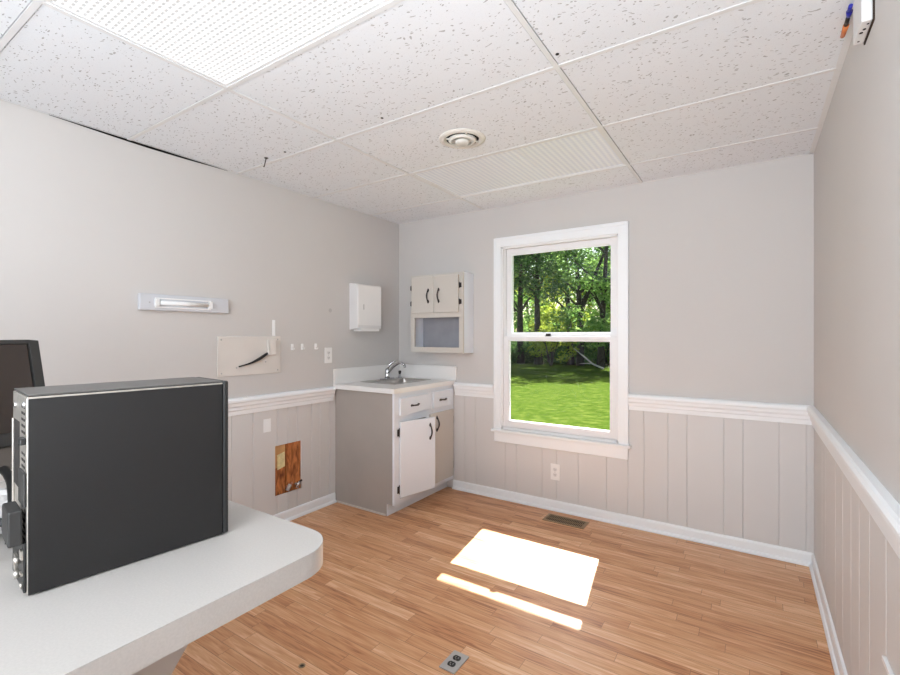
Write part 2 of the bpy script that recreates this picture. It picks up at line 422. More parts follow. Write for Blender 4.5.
st.build('stud', M['stud'], wall_l)
MB().box(XL - .10, XL - .022, 1.98, 2.172, -.1, .40).build('stud', M['stud'], wall_l)
MB().box(XL - .10, XL - .020, 1.98, 2.172, .402, .9).build('blocking_board', M['stud_pale'], wall_l)
MB().prism([(XL - .0195, 2.104, .385), (XL - .0195, 2.168, .40), (XL - .0195, 2.166, .508), (XL - .0195, 2.102, .495)], (.002, 0, 0)).build('paper_label', M['paper'], wall_l)

# --- rear wall with a door (behind the camera)
struct(MB().box(XL - .3, XR + .3, YR - .12, YR, -.12, H + .2).build('wall_rear', M['wall']))
dr = struct(MB().box(-.75, .05, YR, YR + .03, 0, 2.03).build('door_1', M['white_trim'], bevel=.003))
MB().box(-.84, -.752, YR, YR + .02, 0, 2.12).box(.052, .14, YR, YR + .02, 0, 2.12).box(-.84, .14, YR, YR + .02, 2.032, 2.12).build('door_frame', M['white_trim'], dr)
MB().lathe([(.026, 0), (.026, .006), (.01, .01), (.01, .035), (.026, .045), (.027, .06), (.015, .068)], (-.68, YR + .03, 1.0), 'Y').build('door_knob', M['chrome'], dr)

# --- mouldings: chair rail and baseboard profiles swept along each wall
RAIL = [(0, .835), (.010, .835), (.012, .862), (.018, .868), (.020, .885), (.028, .897), (.030, .915), (.036, .922), (.036, .934), (.030, .944), (.022, .949), (0, .950)]
BASE = [(0, .001), (.025, .001), (.025, .010), (.019, .020), (.013, .022), (.012, .064), (.009, .074), (.003, .078), (.0, .079)]
def mould_back(prof, name, a0, a1, mit0=0, mit1=0):
    m = MB(); P = [(a0, 1, mit0), (a1, 1, mit1)]
    va = [m.bm.verts.new((a0 + mit0 * d, YB - d, z)) for d, z in prof]; vb = [m.bm.verts.new((a1 - mit1 * d, YB - d, z)) for d, z in prof]
    n = len(prof)
    for i in range(n): m.bm.faces.new([va[i], va[(i + 1) % n], vb[(i + 1) % n], vb[i]])
    m.bm.faces.new(va); m.bm.faces.new(vb[::-1])
    return struct(m.build(name, M['white_trim']))
def mould_side(prof, name, X, s, a0, a1, mit1=0):
    m = MB()
    va = [m.bm.verts.new((X + s * d, a0, z)) for d, z in prof]; vb = [m.bm.verts.new((X + s * d, a1 - mit1 * d, z)) for d, z in prof]
    n = len(prof)
    for i in range(n): m.bm.faces.new([va[i], va[(i + 1) % n], vb[(i + 1) % n], vb[i]])
    m.bm.faces.new(va); m.bm.faces.new(vb[::-1])
    return struct(m.build(name, M['white_trim']))
mould_side(BASE, 'baseboard_left', XL, 1, YR, 2.634)
mould_back(BASE, 'baseboard_back', -2.238, XR, 0, 1)
mould_side(BASE, 'baseboard_right', XR, -1, YR, YB, 1)
mould_side(RAIL, 'trim_1', XL, 1, YR, 2.614)
mould_back(RAIL, 'trim_2', -2.217, -1.827, 0, 0)
mould_back(RAIL, 'trim_3', -.744, XR, 0, 1)
mould_side(RAIL, 'trim_4', XR, -1, YR, YB, 1)
struct(MB().box(XR - .010, XR, YB - .010, YB, .079, .835).build('trim_5', M['wainscot'], bevel=.002))

# ================================================================== WINDOW
fr = MB()   # jamb liner
fr.box(WX0, WX0 + .018, YB - .001, YB + .15, WZ0, WZ1).box(WX1 - .018, WX1, YB - .001, YB + .15, WZ0, WZ1)
fr.box(WX0, WX1, YB - .001, YB + .15, WZ1 - .018, WZ1).box(WX0, WX1, YB - .001, YB + .15, WZ0, WZ0 + .02)
fr.box(WX0 + .018, WX0 + .028, YB + .03, YB + .042, WZ0 + .02, WZ1 - .018).box(WX1 - .028, WX1 - .018, YB + .03, YB + .042, WZ0 + .02, WZ1 - .018)
win = struct(fr.build('window_1', M['vinyl'], bevel=.0015))
cs = MB()   # picture-frame casing with stepped profile
CX0, CX1, CZ0, CZ1 = -1.825, -.745, .575, 2.178
cs.box(CX0, WX0 + .004, YB - .014, YB, CZ0, CZ1).box(WX1 - .004, CX1, YB - .014, YB, CZ0, CZ1).box(WX0 + .004, WX1 - .004, YB - .014, YB, WZ1 - .004, CZ1)
cs.box(CX0, CX0 + .022, YB - .022, YB - .014, CZ0, CZ1).box(CX1 - .022, CX1, YB - .022, YB - .014, CZ0, CZ1).box(CX0 + .022, CX1 - .022, YB - .022, YB - .014, CZ1 - .022, CZ1)
cs.build('casing', M['white_trim'], win, bevel=.003)
MB().box(CX0 - .018, CX1 + .018, YB - .040, YB + .03, .562, .582).build('window_sill', M['white_trim'], win, bevel=.004)
MB().box(CX0 + .003, CX1 - .003, YB - .018, YB, .478, .562).build('apron', M['white_trim'], win, bevel=.003)
def sash(name, x0, x1, z0, z1, y0, y1, st_, bot, top_):
    m = MB()
    m.box(x0, x0 + st_, y0, y1, z0, z1).box(x1 - st_, x1, y0, y1, z0, z1)
    m.box(x0 + st_, x1 - st_, y0, y1, z0, z0 + bot).box(x0 + st_, x1 - st_, y0, y1, z1 - top_, z1)
    o = m.build(name, M['vinyl'], win, bevel=.003)
    yc = y0 + .017
    MB().box(x0 + st_ - .004, x1 - st_ + .004, yc - .002, yc + .002, z0 + bot - .004, z1 - top_ + .004).build('glass_pane', M['glass'], o)
    b_ = MB(); t = .007
    b_.box(x0 + st_, x0 + st_ + t, yc - .006, yc + .006, z0 + bot, z1 - top_).box(x1 - st_ - t, x1 - st_, yc - .006, yc + .006, z0 + bot, z1 - top_)
    b_.box(x0 + st_ + t, x1 - st_ - t, yc - .006, yc + .006, z0 + bot, z0 + bot + t).box(x0 + st_ + t, x1 - st_ - t, yc - .006, yc + .006, z1 - top_ - t, z1 - top_)
    b_.build('glazing_bead', M['white_trim'], o)
    return o
lower = sash('lower_sash', WX0 + .019, WX1 - .019, WZ0 + .021, 1.358, YB + .008, YB + .038, .044, .052, .030)
upper = sash('upper_sash', WX0 + .029, WX1 - .029, 1.318, WZ1 - .019, YB + .043, YB + .105, .037, .066, .046)
lk = MB().box(-1.385, -1.335, YB + .012, YB + .032, 1.358, 1.364).box(-1.375, -1.340, YB + .010, YB + .030, 1.364, 1.380)
lk.build('sash_lock', M['pewter'], lower, bevel=.002)

# ================================================================== OUTSIDE
GZ = -.4
struct(MB().quad((-70, YB + .15, GZ), (50, YB + .15, GZ), (50, 110, GZ), (-70, 110, GZ)).build('lawn', M['lawn']))

def leaf_cloud(mb, clumps, n, size, rnd):
    wts = [a[3] ** 2 for a in clumps]
    for _ in range(n):
        cx, cy, cz, r_ = rnd.choices(clumps, wts)[0]
        d = Vector((rnd.gauss(0, 1), rnd.gauss(0, 1), rnd.gauss(0, 1))).normalized() * r_ * rnd.random() ** .4
        p = Vector((cx + d.x, cy + d.y, cz + d.z * .75))
        a = Vector((rnd.gauss(0, 1), rnd.gauss(0, 1), rnd.gauss(0, .6))).normalized(); b = a.orthogonal().normalized()
        b = Quaternion(a, rnd.random() * 6.28) @ b
        s_ = size * rnd.uniform(.6, 1.3)
        mb.quad(p - a * s_, p + b * s_ * .5, p + a * s_, p - b * s_ * .5)

def make_tree(seed, h, r0, label, leafmat, fork=False, group=None, crown_z=3.2, cr=2.6, nl=5200, nc=16, lean=0.):
    rnd = random.Random(seed)
    t = empty('tree', (0, 0, GZ), label, 'tree', group)
    m = MB()
    pts = []
    for k in range(9):
        f = k / 8
        pts.append((lean * f + .18 * math.sin(3 * f + seed), .15 * math.sin(2.3 * f + seed * 2), h * .92 * f - .15))
    m.tube(pts, [r0 * (1.25 if k == 0 else 1 - .085 * k) for k in range(9)], 9)
    tips = []
    if fork:
        b0 = Vector(pts[3]); q = [b0 + Vector((.24 * k, .05 * k, .62 * k)) for k in range(7)]
        m.tube(q, [r0 * (.75 - .07 * k) for k in range(7)], 8); tips.append(q[-1])
    for k in range(7):
        b0 = Vector(pts[rnd.randint(3, 7)]); a = rnd.random() * 6.28; L = rnd.uniform(1.3, 2.6)
        q = [b0 + Vector((math.cos(a) * L * f, math.sin(a) * L * f, L * .8 * f ** .8)) for f in (0, .33, .66, 1)]
        m.tube(q, [r0 * .4, r0 * .3, r0 * .2, r0 * .1], 6); tips.append(q[-1])
    m.build('trunk', M['bark'], t, world=False)
    clumps = [(p.x, p.y, p.z, rnd.uniform(.7, 1.1)) for p in tips]
    for k in range(nc):
        a = rnd.random() * 6.28; rr = cr * rnd.random() ** .6
        clumps.append((math.cos(a) * rr + lean, math.sin(a) * rr, rnd.uniform(crown_z, h), rnd.uniform(.6, 1.2)))
    lm = MB(); leaf_cloud(lm, clumps, nl, .12, rnd)
    me_build(lm, 'crown', leafmat, t)
    return t
def me_build(mb, name, m, parent):
    me = bpy.data.meshes.new(name); mb.bm.to_mesh(me); mb.bm.free(); me.materials.append(m)
    o = bpy.data.objects.new(name, me); COL.objects.link(o); o.parent = parent
    return o
def make_shrub(seed, h, r_, label, leafmat, group=None, nl=3200, name='shrub', cat='shrub'):
    rnd = random.Random(seed); t = empty(name, (0, 0, GZ), label, cat, group)
    m = MB()
    for k in range(6):
        a = rnd.random() * 6.28
        m.tube([(0, 0, -.1), (math.cos(a) * .3, math.sin(a) * .3, h * .4), (math.cos(a) * r_ * .6, math.sin(a) * r_ * .6, h * .8)], [.04, .03, .012], 6)
    m.build('stem', M['bark'], t, world=False)
    cl = [(rnd.uniform(-r_, r_), rnd.uniform(-r_ * .6, r_ * .6), rnd.uniform(.15, .85) * h, rnd.uniform(.35, .7) * r_) for _ in range(9)]
    lm = MB(); leaf_cloud(lm, cl, nl, .10, rnd); me_build(lm, 'foliage', leafmat, t)
    return t
def copy_tree(src, loc, rz, sc, label=None, group=None):
    c_ = src.copy(); COL.objects.link(c_); c_.location = loc; c_.rotation_euler = (0, 0, rz); c_.scale = (sc, sc, sc)
    if label: c_['label'] = label
    if group: c_['group'] = group
    for ch in list(src.children):
        d = ch.copy(); COL.objects.link(d); d.parent = c_
    return c_
def ray_x(px, Y):
    a = (px - 450) / 460.7; cy, sy = math.cos(R(33.387)), math.sin(R(33.387))
    return Y * (-sy + a * cy) / (cy + a * sy)

t1 = make_tree(1, 9.5, .22, 'forked dark-trunked tree at the lawn edge, right of the pale gap in the leaves', M['leaf_dark'], fork=True, crown_z=5.6, nc=10, nl=2800)
t1.location = (ray_x(577, 27), 27, GZ)
t2 = make_tree(2, 9.8, .20, 'straight dark-trunked tree at the lawn edge, just left of the forked tree', M['leaf_dark'], crown_z=5.8, nc=10, nl=2800); t2.location = (ray_x(569, 27.6), 27.6, GZ)
t3 = make_tree(3, 9.6, .24, 'dark tree with a leafy trunk, second from the left edge of the window', M['leaf_dark'], crown_z=4.0, nl=3600); t3.location = (ray_x(539, 27), 27, GZ)
t4 = make_tree(4, 9.9, .24, 'dark tree nearest the left edge of the window view', M['leaf_dark'], crown_z=3.6, nl=3600); t4.location = (ray_x(522, 27.2), 27.2, GZ)
t5 = make_tree(5, 9.4, .2, 'broad full-crowned tree at the right edge of the window view', M['leaf_mid'], crown_z=1.8, nl=7000, nc=20); t5.location = (ray_x(604, 26.2), 26.2, GZ)
t6 = make_tree(6, 4.6, .07, 'thin leaning sapling with bright leaves between the dark trunks', M['leaf_sunlit'], crown_z=1.8, cr=1.3, nl=2600, nc=9, lean=-.9); t6.location = (ray_x(562, 28.8), 28.8, GZ)
far = make_tree(7, 10, .2, 'woodland tree with mid green leaves standing behind the front row of trunks', M['leaf_mid'], crown_z=1.6, cr=3.2, nl=6500, nc=22, group='woodland trees behind the front row')
far.location = (-26, 37, GZ)
rnd = random.Random(11)
for k in range(7):
    y = 33.5 + (k % 2) * 6; x = -22 + 3.4 * k
    copy_tree(far, (x, y, GZ), rnd.random() * 6.28, rnd.uniform(.85, 1.2))
fard = make_tree(8, 11, .22, 'tall dark green woodland tree in the deep back of the wood', M['leaf_dark'], crown_z=1.2, cr=3.4, nl=6500, nc=24, group='dark trees deep in the wood')
fard.location = (-33, 50, GZ)
for k in range(6):
    copy_tree(fard, (-27.5 + 4.6 * k, 46.5 + (k % 2) * 5.5, GZ), rnd.random() * 6.28, rnd.uniform(.85, 1.05))
# low growth along the lawn edge
sh = make_shrub(20, 2.0, 1.5, 'dense dark shrub in the line of undergrowth along the far lawn edge', M['leaf_dark'], group='undergrowth along the lawn edge')
sh.location = (-19, 28.6, GZ)
for k in range(13):
    copy_tree(sh, (-17.8 + 1.25 * k + rnd.uniform(-.3, .3), 28.4 + rnd.uniform(0, 2.0), GZ), rnd.random() * 6.28, rnd.uniform(.75, 1.2))
b1 = make_shrub(30, 2.7, 1.1, 'bright yellow-green bush in front of the undergrowth, left of the window centre', M['leaf_sunlit'], nl=1500, name='leafy_bush'); b1.location = (ray_x(551, 26), 26, GZ)
b2 = make_shrub(31, 3.6, 1.4, 'bright green bush between the leaning sapling and the left dark trunks', M['leaf_sunlit'], nl=2200, name='leafy_bush'); b2.location = (ray_x(556, 31), 31, GZ)
b3 = make_shrub(32, 3.3, 1.5, 'bright green bush low behind the forked trunk on the right', M['leaf_sunlit'], nl=2200, name='leafy_bush'); b3.location = (ray_x(592, 30), 30, GZ)
fx, fy = ray_x(596, 24.5), 24.5
fb = MB(); fb.tube([(fx + .4, fy, GZ + .04), (fx - .2, fy, GZ + .3), (fx - .8, fy + .1, GZ + .75), (fx - 1.2, fy, GZ + 1.1)], [.05, .045, .035, .015], 7)
fb.tube([(fx - .2, fy, GZ + .3), (fx - .5, fy + .1, GZ + .30), (fx - .9, fy + .1, GZ + .28)], [.03, .02, .01], 6)
tag(fb.build('fallen_branch', M['pale_wood'], loc=(fx, fy, GZ)), 'bare pale fallen branch lying at the shaded far edge of the lawn', 'branch')

# ================================================================== CEILING THINGS
def troffer(i, j, kind, label, lensm):
    x0, x1, y0, y1 = GX[i] + tb, GX[i + 1] - tb, GY[j] + tb, GY[j + 1] - tb
    t = empty('ceiling_light', ((x0 + x1) / 2, (y0 + y1) / 2, H), label, 'ceiling light')
    f = MB(); w_ = .014
    f.box(x0, x1, y0, y0 + w_, H + .001, H + .010).box(x0, x1, y1 - w_, y1, H + .001, H + .010).box(x0, x0 + w_, y0 + w_, y1 - w_, H + .001, H + .010).box(x1 - w_, x1, y0 + w_, y1 - w_, H + .001, H + .010)
    f.build('frame', M['grid'], t, bevel=.001)
    MB().box(x0 + w_, x1 - w_, y0 + w_, y1 - w_, H + .005, H + .008).build('lens', lensm, t)
    h_ = MB()
    h_.box(x0, x1, y0, y0 + .002, H + .011, H + .10).box(x0, x1, y1 - .002, y1, H + .011, H + .10).box(x0, x0 + .002, y0, y1, H + .011, H + .10).box(x1 - .002, x1, y0, y1, H + .011, H + .10).box(x0, x1, y0, y1, H + .10, H + .104)
    h_.build('housing', M['diffuser_white'], t)
    return t
troffer(1, 5, 'on', 'lit rectangular ceiling light with a patterned lens, cut by the top of the photo', M['lens_on'])
troffer(1, 8, 'off', 'unlit rectangular ceiling light panel near the window wall', M['lens_off'])
troffer(1, 3, 'rear', 'added fill ceiling light, unseen just behind the camera', M['lens_fill'])
troffer(1, 1, 'rear', 'added fill ceiling light, unseen nearest the rear wall', M['lens_fill'])

vc = (-1.333, 2.145, H + .0010)
t = empty('ceiling_vent', vc, 'round white stepped air diffuser in a ceiling tile beside the unlit light', 'air vent')
MB().lathe([(.128, 0), (.126, .004), (.104, .012), (.096, .010), (.092, .0)], vc, sign=-1, n=48).build('outer_ring', M['diffuser_white'], t)
MB().lathe([(.091, .0005), (.091, .0012)], vc, sign=-1, n=48).build('duct_opening', M['dark_gap'], t)
MB().lathe([(.078, .006), (.070, .018), (.060, .020), (.056, .016), (.062, .012), (.072, .005)], vc, sign=-1, n=48).build('middle_ring', M['diffuser_white'], t)
MB().lathe([(.040, .010), (.038, .026), (.030, .031), (.005, .033)], vc, sign=-1, n=36).build('centre_cone', M['diffuser_white'], t)
for a in range(4):
    q = Matrix.Translation(vc) @ Matrix.Rotation(R(45 + 90 * a), 4, 'Z')
    MB().box(.030, .092, -.003, .003, -.012, -.004, rot=q).build('spoke', M['diffuser_white'], t)

for (x, y, lab) in ((-2.296, 1.724, 'small dark screw head in a ceiling tile near the left wall'), (-1.537, 1.72, 'small dark screw head in a ceiling tile beside the round vent'), (-.628, 1.70, 'small dark screw head in a ceiling tile right of the long grid joint')):
    tag(MB().lathe([(.007, 0), (.007, .002), (.003, .004)], (x, y, H + .0010), sign=-1, n=12).build('ceiling_screw', M['dark_gap'], loc=(x, y, H + .0010)), lab, 'screw')
hk = empty('ceiling_hook', (-2.469, 1.72, H + .0010), 'tiny wire hook hanging from a ceiling tile close to the left wall', 'hook')
MB().lathe([(.012, 0), (.011, .003), (.004, .005)], (-2.469, 1.72, H + .0010), sign=-1, n=14).build('hook_plate', M['pewter'], hk)
MB().tube([(-2.469, 1.72, H), (-2.480, 1.721, H - .022), (-2.492, 1.722, H - .048), (-2.500, 1.722, H - .044)], .003, 6).build('hook_wire', M['pewter'], hk)

# emergency light box at the top of the right wall
t = empty('alarm_box', (XR, 1.883, 2.365), 'white wall-mounted alarm box high on the right wall, cut by the top of the photo', 'alarm')
MB().box(XR - .030, XR - .004, 1.816, 1.951, 2.293, 2.436).build('housing', M['off_white'], t, bevel=.003)
MB().box(XR - .004, XR, 1.812, 1.955, 2.289, 2.436).build('dark_wall_edge', M['dark_brown'], t)  # dark rim showing past the housing along the wall
for yy, xx, r_ in ((1.835, -.012, .003), (1.862, -.016, .0045), (1.880, -.021, .005), (1.930, -.020, .003)):
    MB().lathe([(r_, 0), (r_, .0012)], (XR + xx, yy, 2.2932), sign=-1, n=10).build('screw_hole', M['dark_gap'], t)
wt = empty('wire_splice', (.262, 2.04, H), 'short bunch of blue, black and orange wire nuts beside the alarm box', 'wires')
MB().tube([(.262, 1.955, H - .012), (.263, 1.985, H - .013)], [.006, .007], 10).tube([(.263, 1.985, H - .013), (.264, 2.012, H - .016)], [.009, .006], 10).build('wire_nut', M['blue'], wt, props={'label': 'blue wire nut'})
MB().tube([(.264, 2.02, H - .014), (.264, 2.06, H - .016)], [.006, .007], 10).build('wire_nut', M['black_plastic'], wt, props={'label': 'black wire nut'})
MB().tube([(.264, 2.06, H - .018), (.262, 2.12, H - .022)], [.009, .007], 10).build('wire_nut', M['orange'], wt, props={'label': 'orange wire nut'})
MB().tube([(.27, 1.951, H - .02), (.266, 1.975, H - .014), (.264, 2.02, H - .012), (.264, 2.08, H - .012), (.268, 2.11, H + .002)], .0022, 6).build('wire', M['tarnish'], wt)

# raceway on the right wall
tag(MB().box(XR - .010, XR, .55, 1.672, .490, .504).build('cable_raceway', M['white_plastic'], bevel=.002, loc=(XR, 1.1, .497)), 'thin white cable raceway running low along the panelling of the right wall', 'raceway')

# ================================================================== LEFT WALL THINGS
# shallow lamp fixture
t = empty('wall_lamp', (XL, 1.444, 1.552), 'long narrow white wall fixture with a short tube, above the cable cover board', 'wall lamp')
b_ = MB().box(XL, XL + .030, 1.186, 1.703, 1.507, 1.600); b_.build('housing', mat('grey_white_enamel', (206, 207, 212), .5), t, bevel=.004)
fm = MB()
fm.box(XL + .030, XL + .036, 1.262, 1.585, 1.573, 1.580).box(XL + .030, XL + .036, 1.262, 1.585, 1.522, 1.529)
fm.build('lens_frame', M['white_plastic'], t, bevel=.001)
MB().tube([(XL + .036, 1.285, 1.551), (XL + .036, 1.566, 1.551)], .0125, 14).build('lamp_tube', M['patch'], t)
for y in (1.270, 1.578): MB().box(XL + .030, XL + .050, y - .010, y + .010, 1.530, 1.572).build('tube_holder', M['white_plastic'], t, bevel=.002)
MB().lathe([(.004, 0), (.003, .002)], (XL + .030, 1.235, 1.551), 'X', 10).build('screw', M['tarnish'], t)

# square beige blanking board with a switch cover and a pull cord
t = empty('cover_board', (XL, 1.877, 1.228), 'square beige blanking board screwed to the left wall above the chair rail', 'board')
MB().box(XL, XL + .008, 1.642, 2.112, 1.096, 1.358).build('board', M['beige_board'], t, bevel=.002)
for y, z in ((1.666, 1.336), (2.088, 1.336), (1.668, 1.118), (2.088, 1.118), (1.772, 1.150), (1.99, 1.18)):
    MB().lathe([(.0055, 0), (.005, .0015), (.002, .002)], (XL + .008, y, z), 'X', 12).build('screw', M['tarnish'], t)
MB().box(XL + .008, XL + .030, 2.000, 2.060, 1.225, 1.335).build('junction_cover', M['beige_board'], t, bevel=.003)
cb = MB(); pts = []; rr = []
for k in range(13):
    f = k / 12; pts.append((XL + .012 + .014 * math.sin(math.pi * f), 2.000 - .215 * f, 1.238 - .082 * f - .010 * math.sin(math.pi * f))); rr.append(.0035 + .0085 * (1 - f) * math.sin(math.pi * min(1, f + .15)) + .001)
cb.tube(pts, rr, 8).build('cord', M['rubber'], t)
# spackled strip above
tag(MB().box(XL, XL + .0015, 2.048, 2.072, 1.362, 1.475).build('filler_strip', M['patch'], loc=(XL, 2.06, 1.42)), 'narrow upright strip of pale filler on the wall above the beige board', 'wall patch')
tag(MB().box(XL, XL + .0015, 1.978, 2.036, .682, .775).build('paint_patch', M['patch'], loc=(XL, 2.0, .728)), 'pale square patch on the panelling below the chair rail, above the hole', 'wall patch')
tag(MB().lathe([(.017, 0), (.016, .0015)], (XL, 2.588, 1.568), 'X', 16).build('filler_spot', mat('grey_smudge', (186, 182, 180), .7), loc=(XL, 2.588, 1.568)), 'small grey round mark on the wall left of the towel dispenser', 'wall patch')
for y, lab in ((2.217, 'small white adhesive wall hook nearest the beige board'), (2.307, 'small white adhesive wall hook, middle of the three'), (2.437, 'small white adhesive wall hook nearest the switch plate')):
    t = empty('wall_hook', (XL, y, 1.27), lab, 'hook', 'white adhesive hooks on the left wall')
    MB().box(XL, XL + .006, y - .011, y + .011, 1.255, 1.302).build('hook_base', M['white_plastic'], t, bevel=.004)
    MB().tube([(XL + .006, y, 1.268), (XL + .016, y, 1.258), (XL + .024, y, 1.262), (XL + .026, y, 1.272)], .0045, 8).build('hook_arm', M['white_plastic'], t)

def outlet(name, c, face, label, w_=.074, h_=.118, plate=M['white_plastic'], recep=M['off_white'], slotm=M['slot']):
    """duplex outlet. face: 'X' on the left wall, 'Y' on the back wall, 'Z' on the floor"""
    c = Vector(c); t = empty(name, c, label, 'outlet')
    if face == 'X': mtx = Matrix(((0, 0, 1, c.x), (1, 0, 0, c.y), (0, 1, 0, c.z), (0, 0, 0, 1)))
    elif face == 'Y': mtx = Matrix(((1, 0, 0, c.x), (0, 0, -1, c.y), (0, 1, 0, c.z), (0, 0, 0, 1)))
    else: mtx = Matrix(((1, 0, 0, c.x), (0, 1, 0, c.y), (0, 0, 1, c.z), (0, 0, 0, 1)))
    MB().box(-w_ / 2, w_ / 2, -h_ / 2, h_ / 2, 0, .006, rot=mtx).build('plate', plate, t, bevel=.002)
    for s in (-1, 1):
        y = s * .0205
        m = MB(); o_ = []
        for k in range(20):
            a = 2 * math.pi * k / 20; o_.append(mtx @ Vector((.0175 * math.cos(a), y + max(-.0135, min(.0135, .0175 * math.sin(a))), .006)))
        m.prism(o_, (mtx.to_3x3() @ Vector((0, 0, .002))))
        rc = m.build('receptacle', recep, t)
        sl = MB().box(-.0075, -.0052, y - .004, y + .006, .0079, .0086, rot=mtx).box(.0052, .0075, y - .003, y + .005, .0079, .0086, rot=mtx)
        sl.box(-.002, .002, y - .0105, y - .0065, .0079, .0086, rot=mtx); sl.build('slot', slotm, rc)
    sc_ = MB()
    sc_.box(-.0028, .0028, -.0028, .0028, .006, .0075, rot=mtx); sc_.build('screw', M['tarnish'], t)
    return t
outlet('wall_outlet', (XL, 2.565, 1.205), 'X', 'white outlet plate on the left wall beside the sink counter', .075, .125)
outlet('wall_outlet', (-1.292, YB, .300), 'Y', 'white outlet plate on the panelling under the window', .075, .125)
fo = outlet('floor_outlet', (-1.041, 1.612, .0005), 'Z', 'square metal floor outlet with two black sockets', .075, .118, M['tarnish'], M['black_plastic'], M['tarnish'])

# valve stubs inside the hole
for y, lab in ((2.180, 'copper pipe stub with valve in the wall hole, nearer the left edge'), (2.262, 'steel pipe stub with valve in the wall hole, nearer the right edge')):
    cm = M['copper'] if y < 2.25 else M['tarnish']
    t = empty('pipe_valve', (XL - .014, y, .247), lab, 'pipe valve')
    MB().tube([(XL - .014, y, .247), (XL + .012, y, .247)], .010, 12).build('pipe', cm, t)
    MB().tube([(XL + .012, y - .014, .228), (XL + .020, y + .006, .268)], .0135, 12).build('valve_body', M['tarnish'] if y < 2.25 else M['chrome'], t)
    MB().tube([(XL + .020, y + .006, .268), (XL + .026, y + .024, .276)], [.006, .009], 10).build('valve_handle', cm if y < 2.25 else M['pewter'], t)

# paper towel dispenser
t = empty('towel_dispenser', (XL, 2.945, 1.6), 'white folded paper towel dispenser on the left wall above the sink', 'towel dispenser')
b_ = MB(); b_.prism([(XL, 2.797, 1.412), (XL + .098, 2.797, 1.425), (XL + .098, 2.797, 1.80), (XL, 2.797, 1.812)], (0, .296, 0)); b_.build('housing', M['off_white'], t, bevel=.006, seg=3)
MB().box(XL + .098, XL + .1035, 2.803, 3.087, 1.452, 1.792).build('cover', M['white_plastic'], t, bevel=.003)
MB().box(XL + .1035, XL + .1055, 2.862, 2.870, 1.585, 1.630).build('lock_slot', M['tarnish'], t, bevel=.0008)
MB().box(XL + .02, XL + .106, 2.83, 3.055, 1.402, 1.413).box(XL + .09, XL + .108, 2.83, 3.055, 1.405, 1.425).build('towel_tray', M['white_plastic'], t, bevel=.002)
MB().box(XL + .03, XL + .100, 2.845, 3.040, 1.4135, 1.4235).build('paper_towel', M['patch'], t)

# ================================================================== SINK CABINET
CXF, CY0, CY1 = -2.24, 2.642, YB - .001      # face plane, near side, back-wall side
CXB = XL + .001
t = empty('sink_cabinet', ((CXF + CXB) / 2, (CY0 + CY1) / 2, 0), 'grey painted corner base cabinet under the sink, left door ajar', 'cabinet')
# near side with toe notch
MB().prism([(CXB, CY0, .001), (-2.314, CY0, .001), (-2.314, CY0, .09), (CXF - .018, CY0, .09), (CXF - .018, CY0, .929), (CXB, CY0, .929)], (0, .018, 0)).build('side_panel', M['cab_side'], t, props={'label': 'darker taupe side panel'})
MB().box(CXB, -2.323, CY0 - .006, CY0, .001, .016).build('shoe_strip', M['cab_cream'], t)
body = MB(); body.box(CXB, CXF - .018, CY1 - .018, CY1, .09, .929).box(CXB, CXF - .018, CY0 + .018, CY1 - .018, .09, .108).box(CXB, CXB + .01, CY0 + .018, CY1 - .018, .108, .929)
body.build('carcass', M['cab_cream'], t)
MB().box(-2.324, -2.308, CY0 + .0005, CY1, .001, .0895).build('toe_kick', M['cab_pale_lit'], t)
ff = MB()
DR = (2.698, 3.058, 3.124, 3.431)      # drawer / door spans
ff.box(CXF - .018, CXF, CY0, 2.708, .09, .929).box(CXF - .018, CXF, 3.048, 3.134, .09, .929).box(CXF - .018, CXF, 3.421, CY1, .09, .929)
ff.box(CXF - .018, CXF, 2.708, 3.048, .09, .125).box(CXF - .018, CXF, 3.134, 3.421, .09, .125)
ff.box(CXF - .018, CXF, 2.708, 3.048, .700, .760).box(CXF - .018, CXF, 3.134, 3.421, .700, .760)
ff.box(CXF - .018, CXF, 2.708, 3.048, .875, .929).box(CXF - .018, CXF, 3.134, 3.421, .875, .929)
ff.build('face_frame', M['cab_pale_lit'], t)
def pull(parent, c, axis, L=.085, out=(1, 0, 0)):
    """curved bar pull with two leaf shaped ends"""
    c = Vector(c); ax = Vector(axis); o = Vector(out); m = MB()
    pts = []; rr = []
    for k in range(13):
        f = k / 12 - .5; pts.append(c + ax * L * f + o * (.004 + .020 * math.cos(math.pi * f))); rr.append(.0042 + .0022 * math.cos(math.pi * f) + (.002 if abs(f) > .4 else 0))
    m.tube(pts, rr, 8)
    for s in (-1, 1):
        p = c + ax * s * L * .5; m.tube([p - ax * .014, p - ax * .005, p + ax * .006, p + ax * .018], [.003, .0095, .0085, .002], 8)
    return m.build('handle', M['pewter'], parent)
d1 = MB().box(CXF, CXF + .018, DR[0], DR[1], .758, .888).build('drawer', M['cab_pale_lit'], t, bevel=.003)
pull(d1, (CXF + .018, 2.875, .820), (0, 1, 0), .085)
d2 = MB().box(CXF, CXF + .018, DR[2], DR[3], .756, .892).build('drawer', M['cab_pale_lit'], t, bevel=.003)
pull(d2, (CXF + .018, 3.265, .818), (0, 1, 0), .085)
def hinge(parent, x, y, z, name='hinge'):
    m = MB().tube([(x, y, z - .03), (x, y, z + .03)], .0045, 8); m.tube([(x, y, z - .036), (x, y, z - .03)], [.002, .004], 8).tube([(x, y, z + .03), (x, y, z + .036)], [.004, .002], 8)
    m.box(x - .002, x + .001, y - .020, y, z - .026, z + .026)
    return m.build(name, M['pewter'], parent)
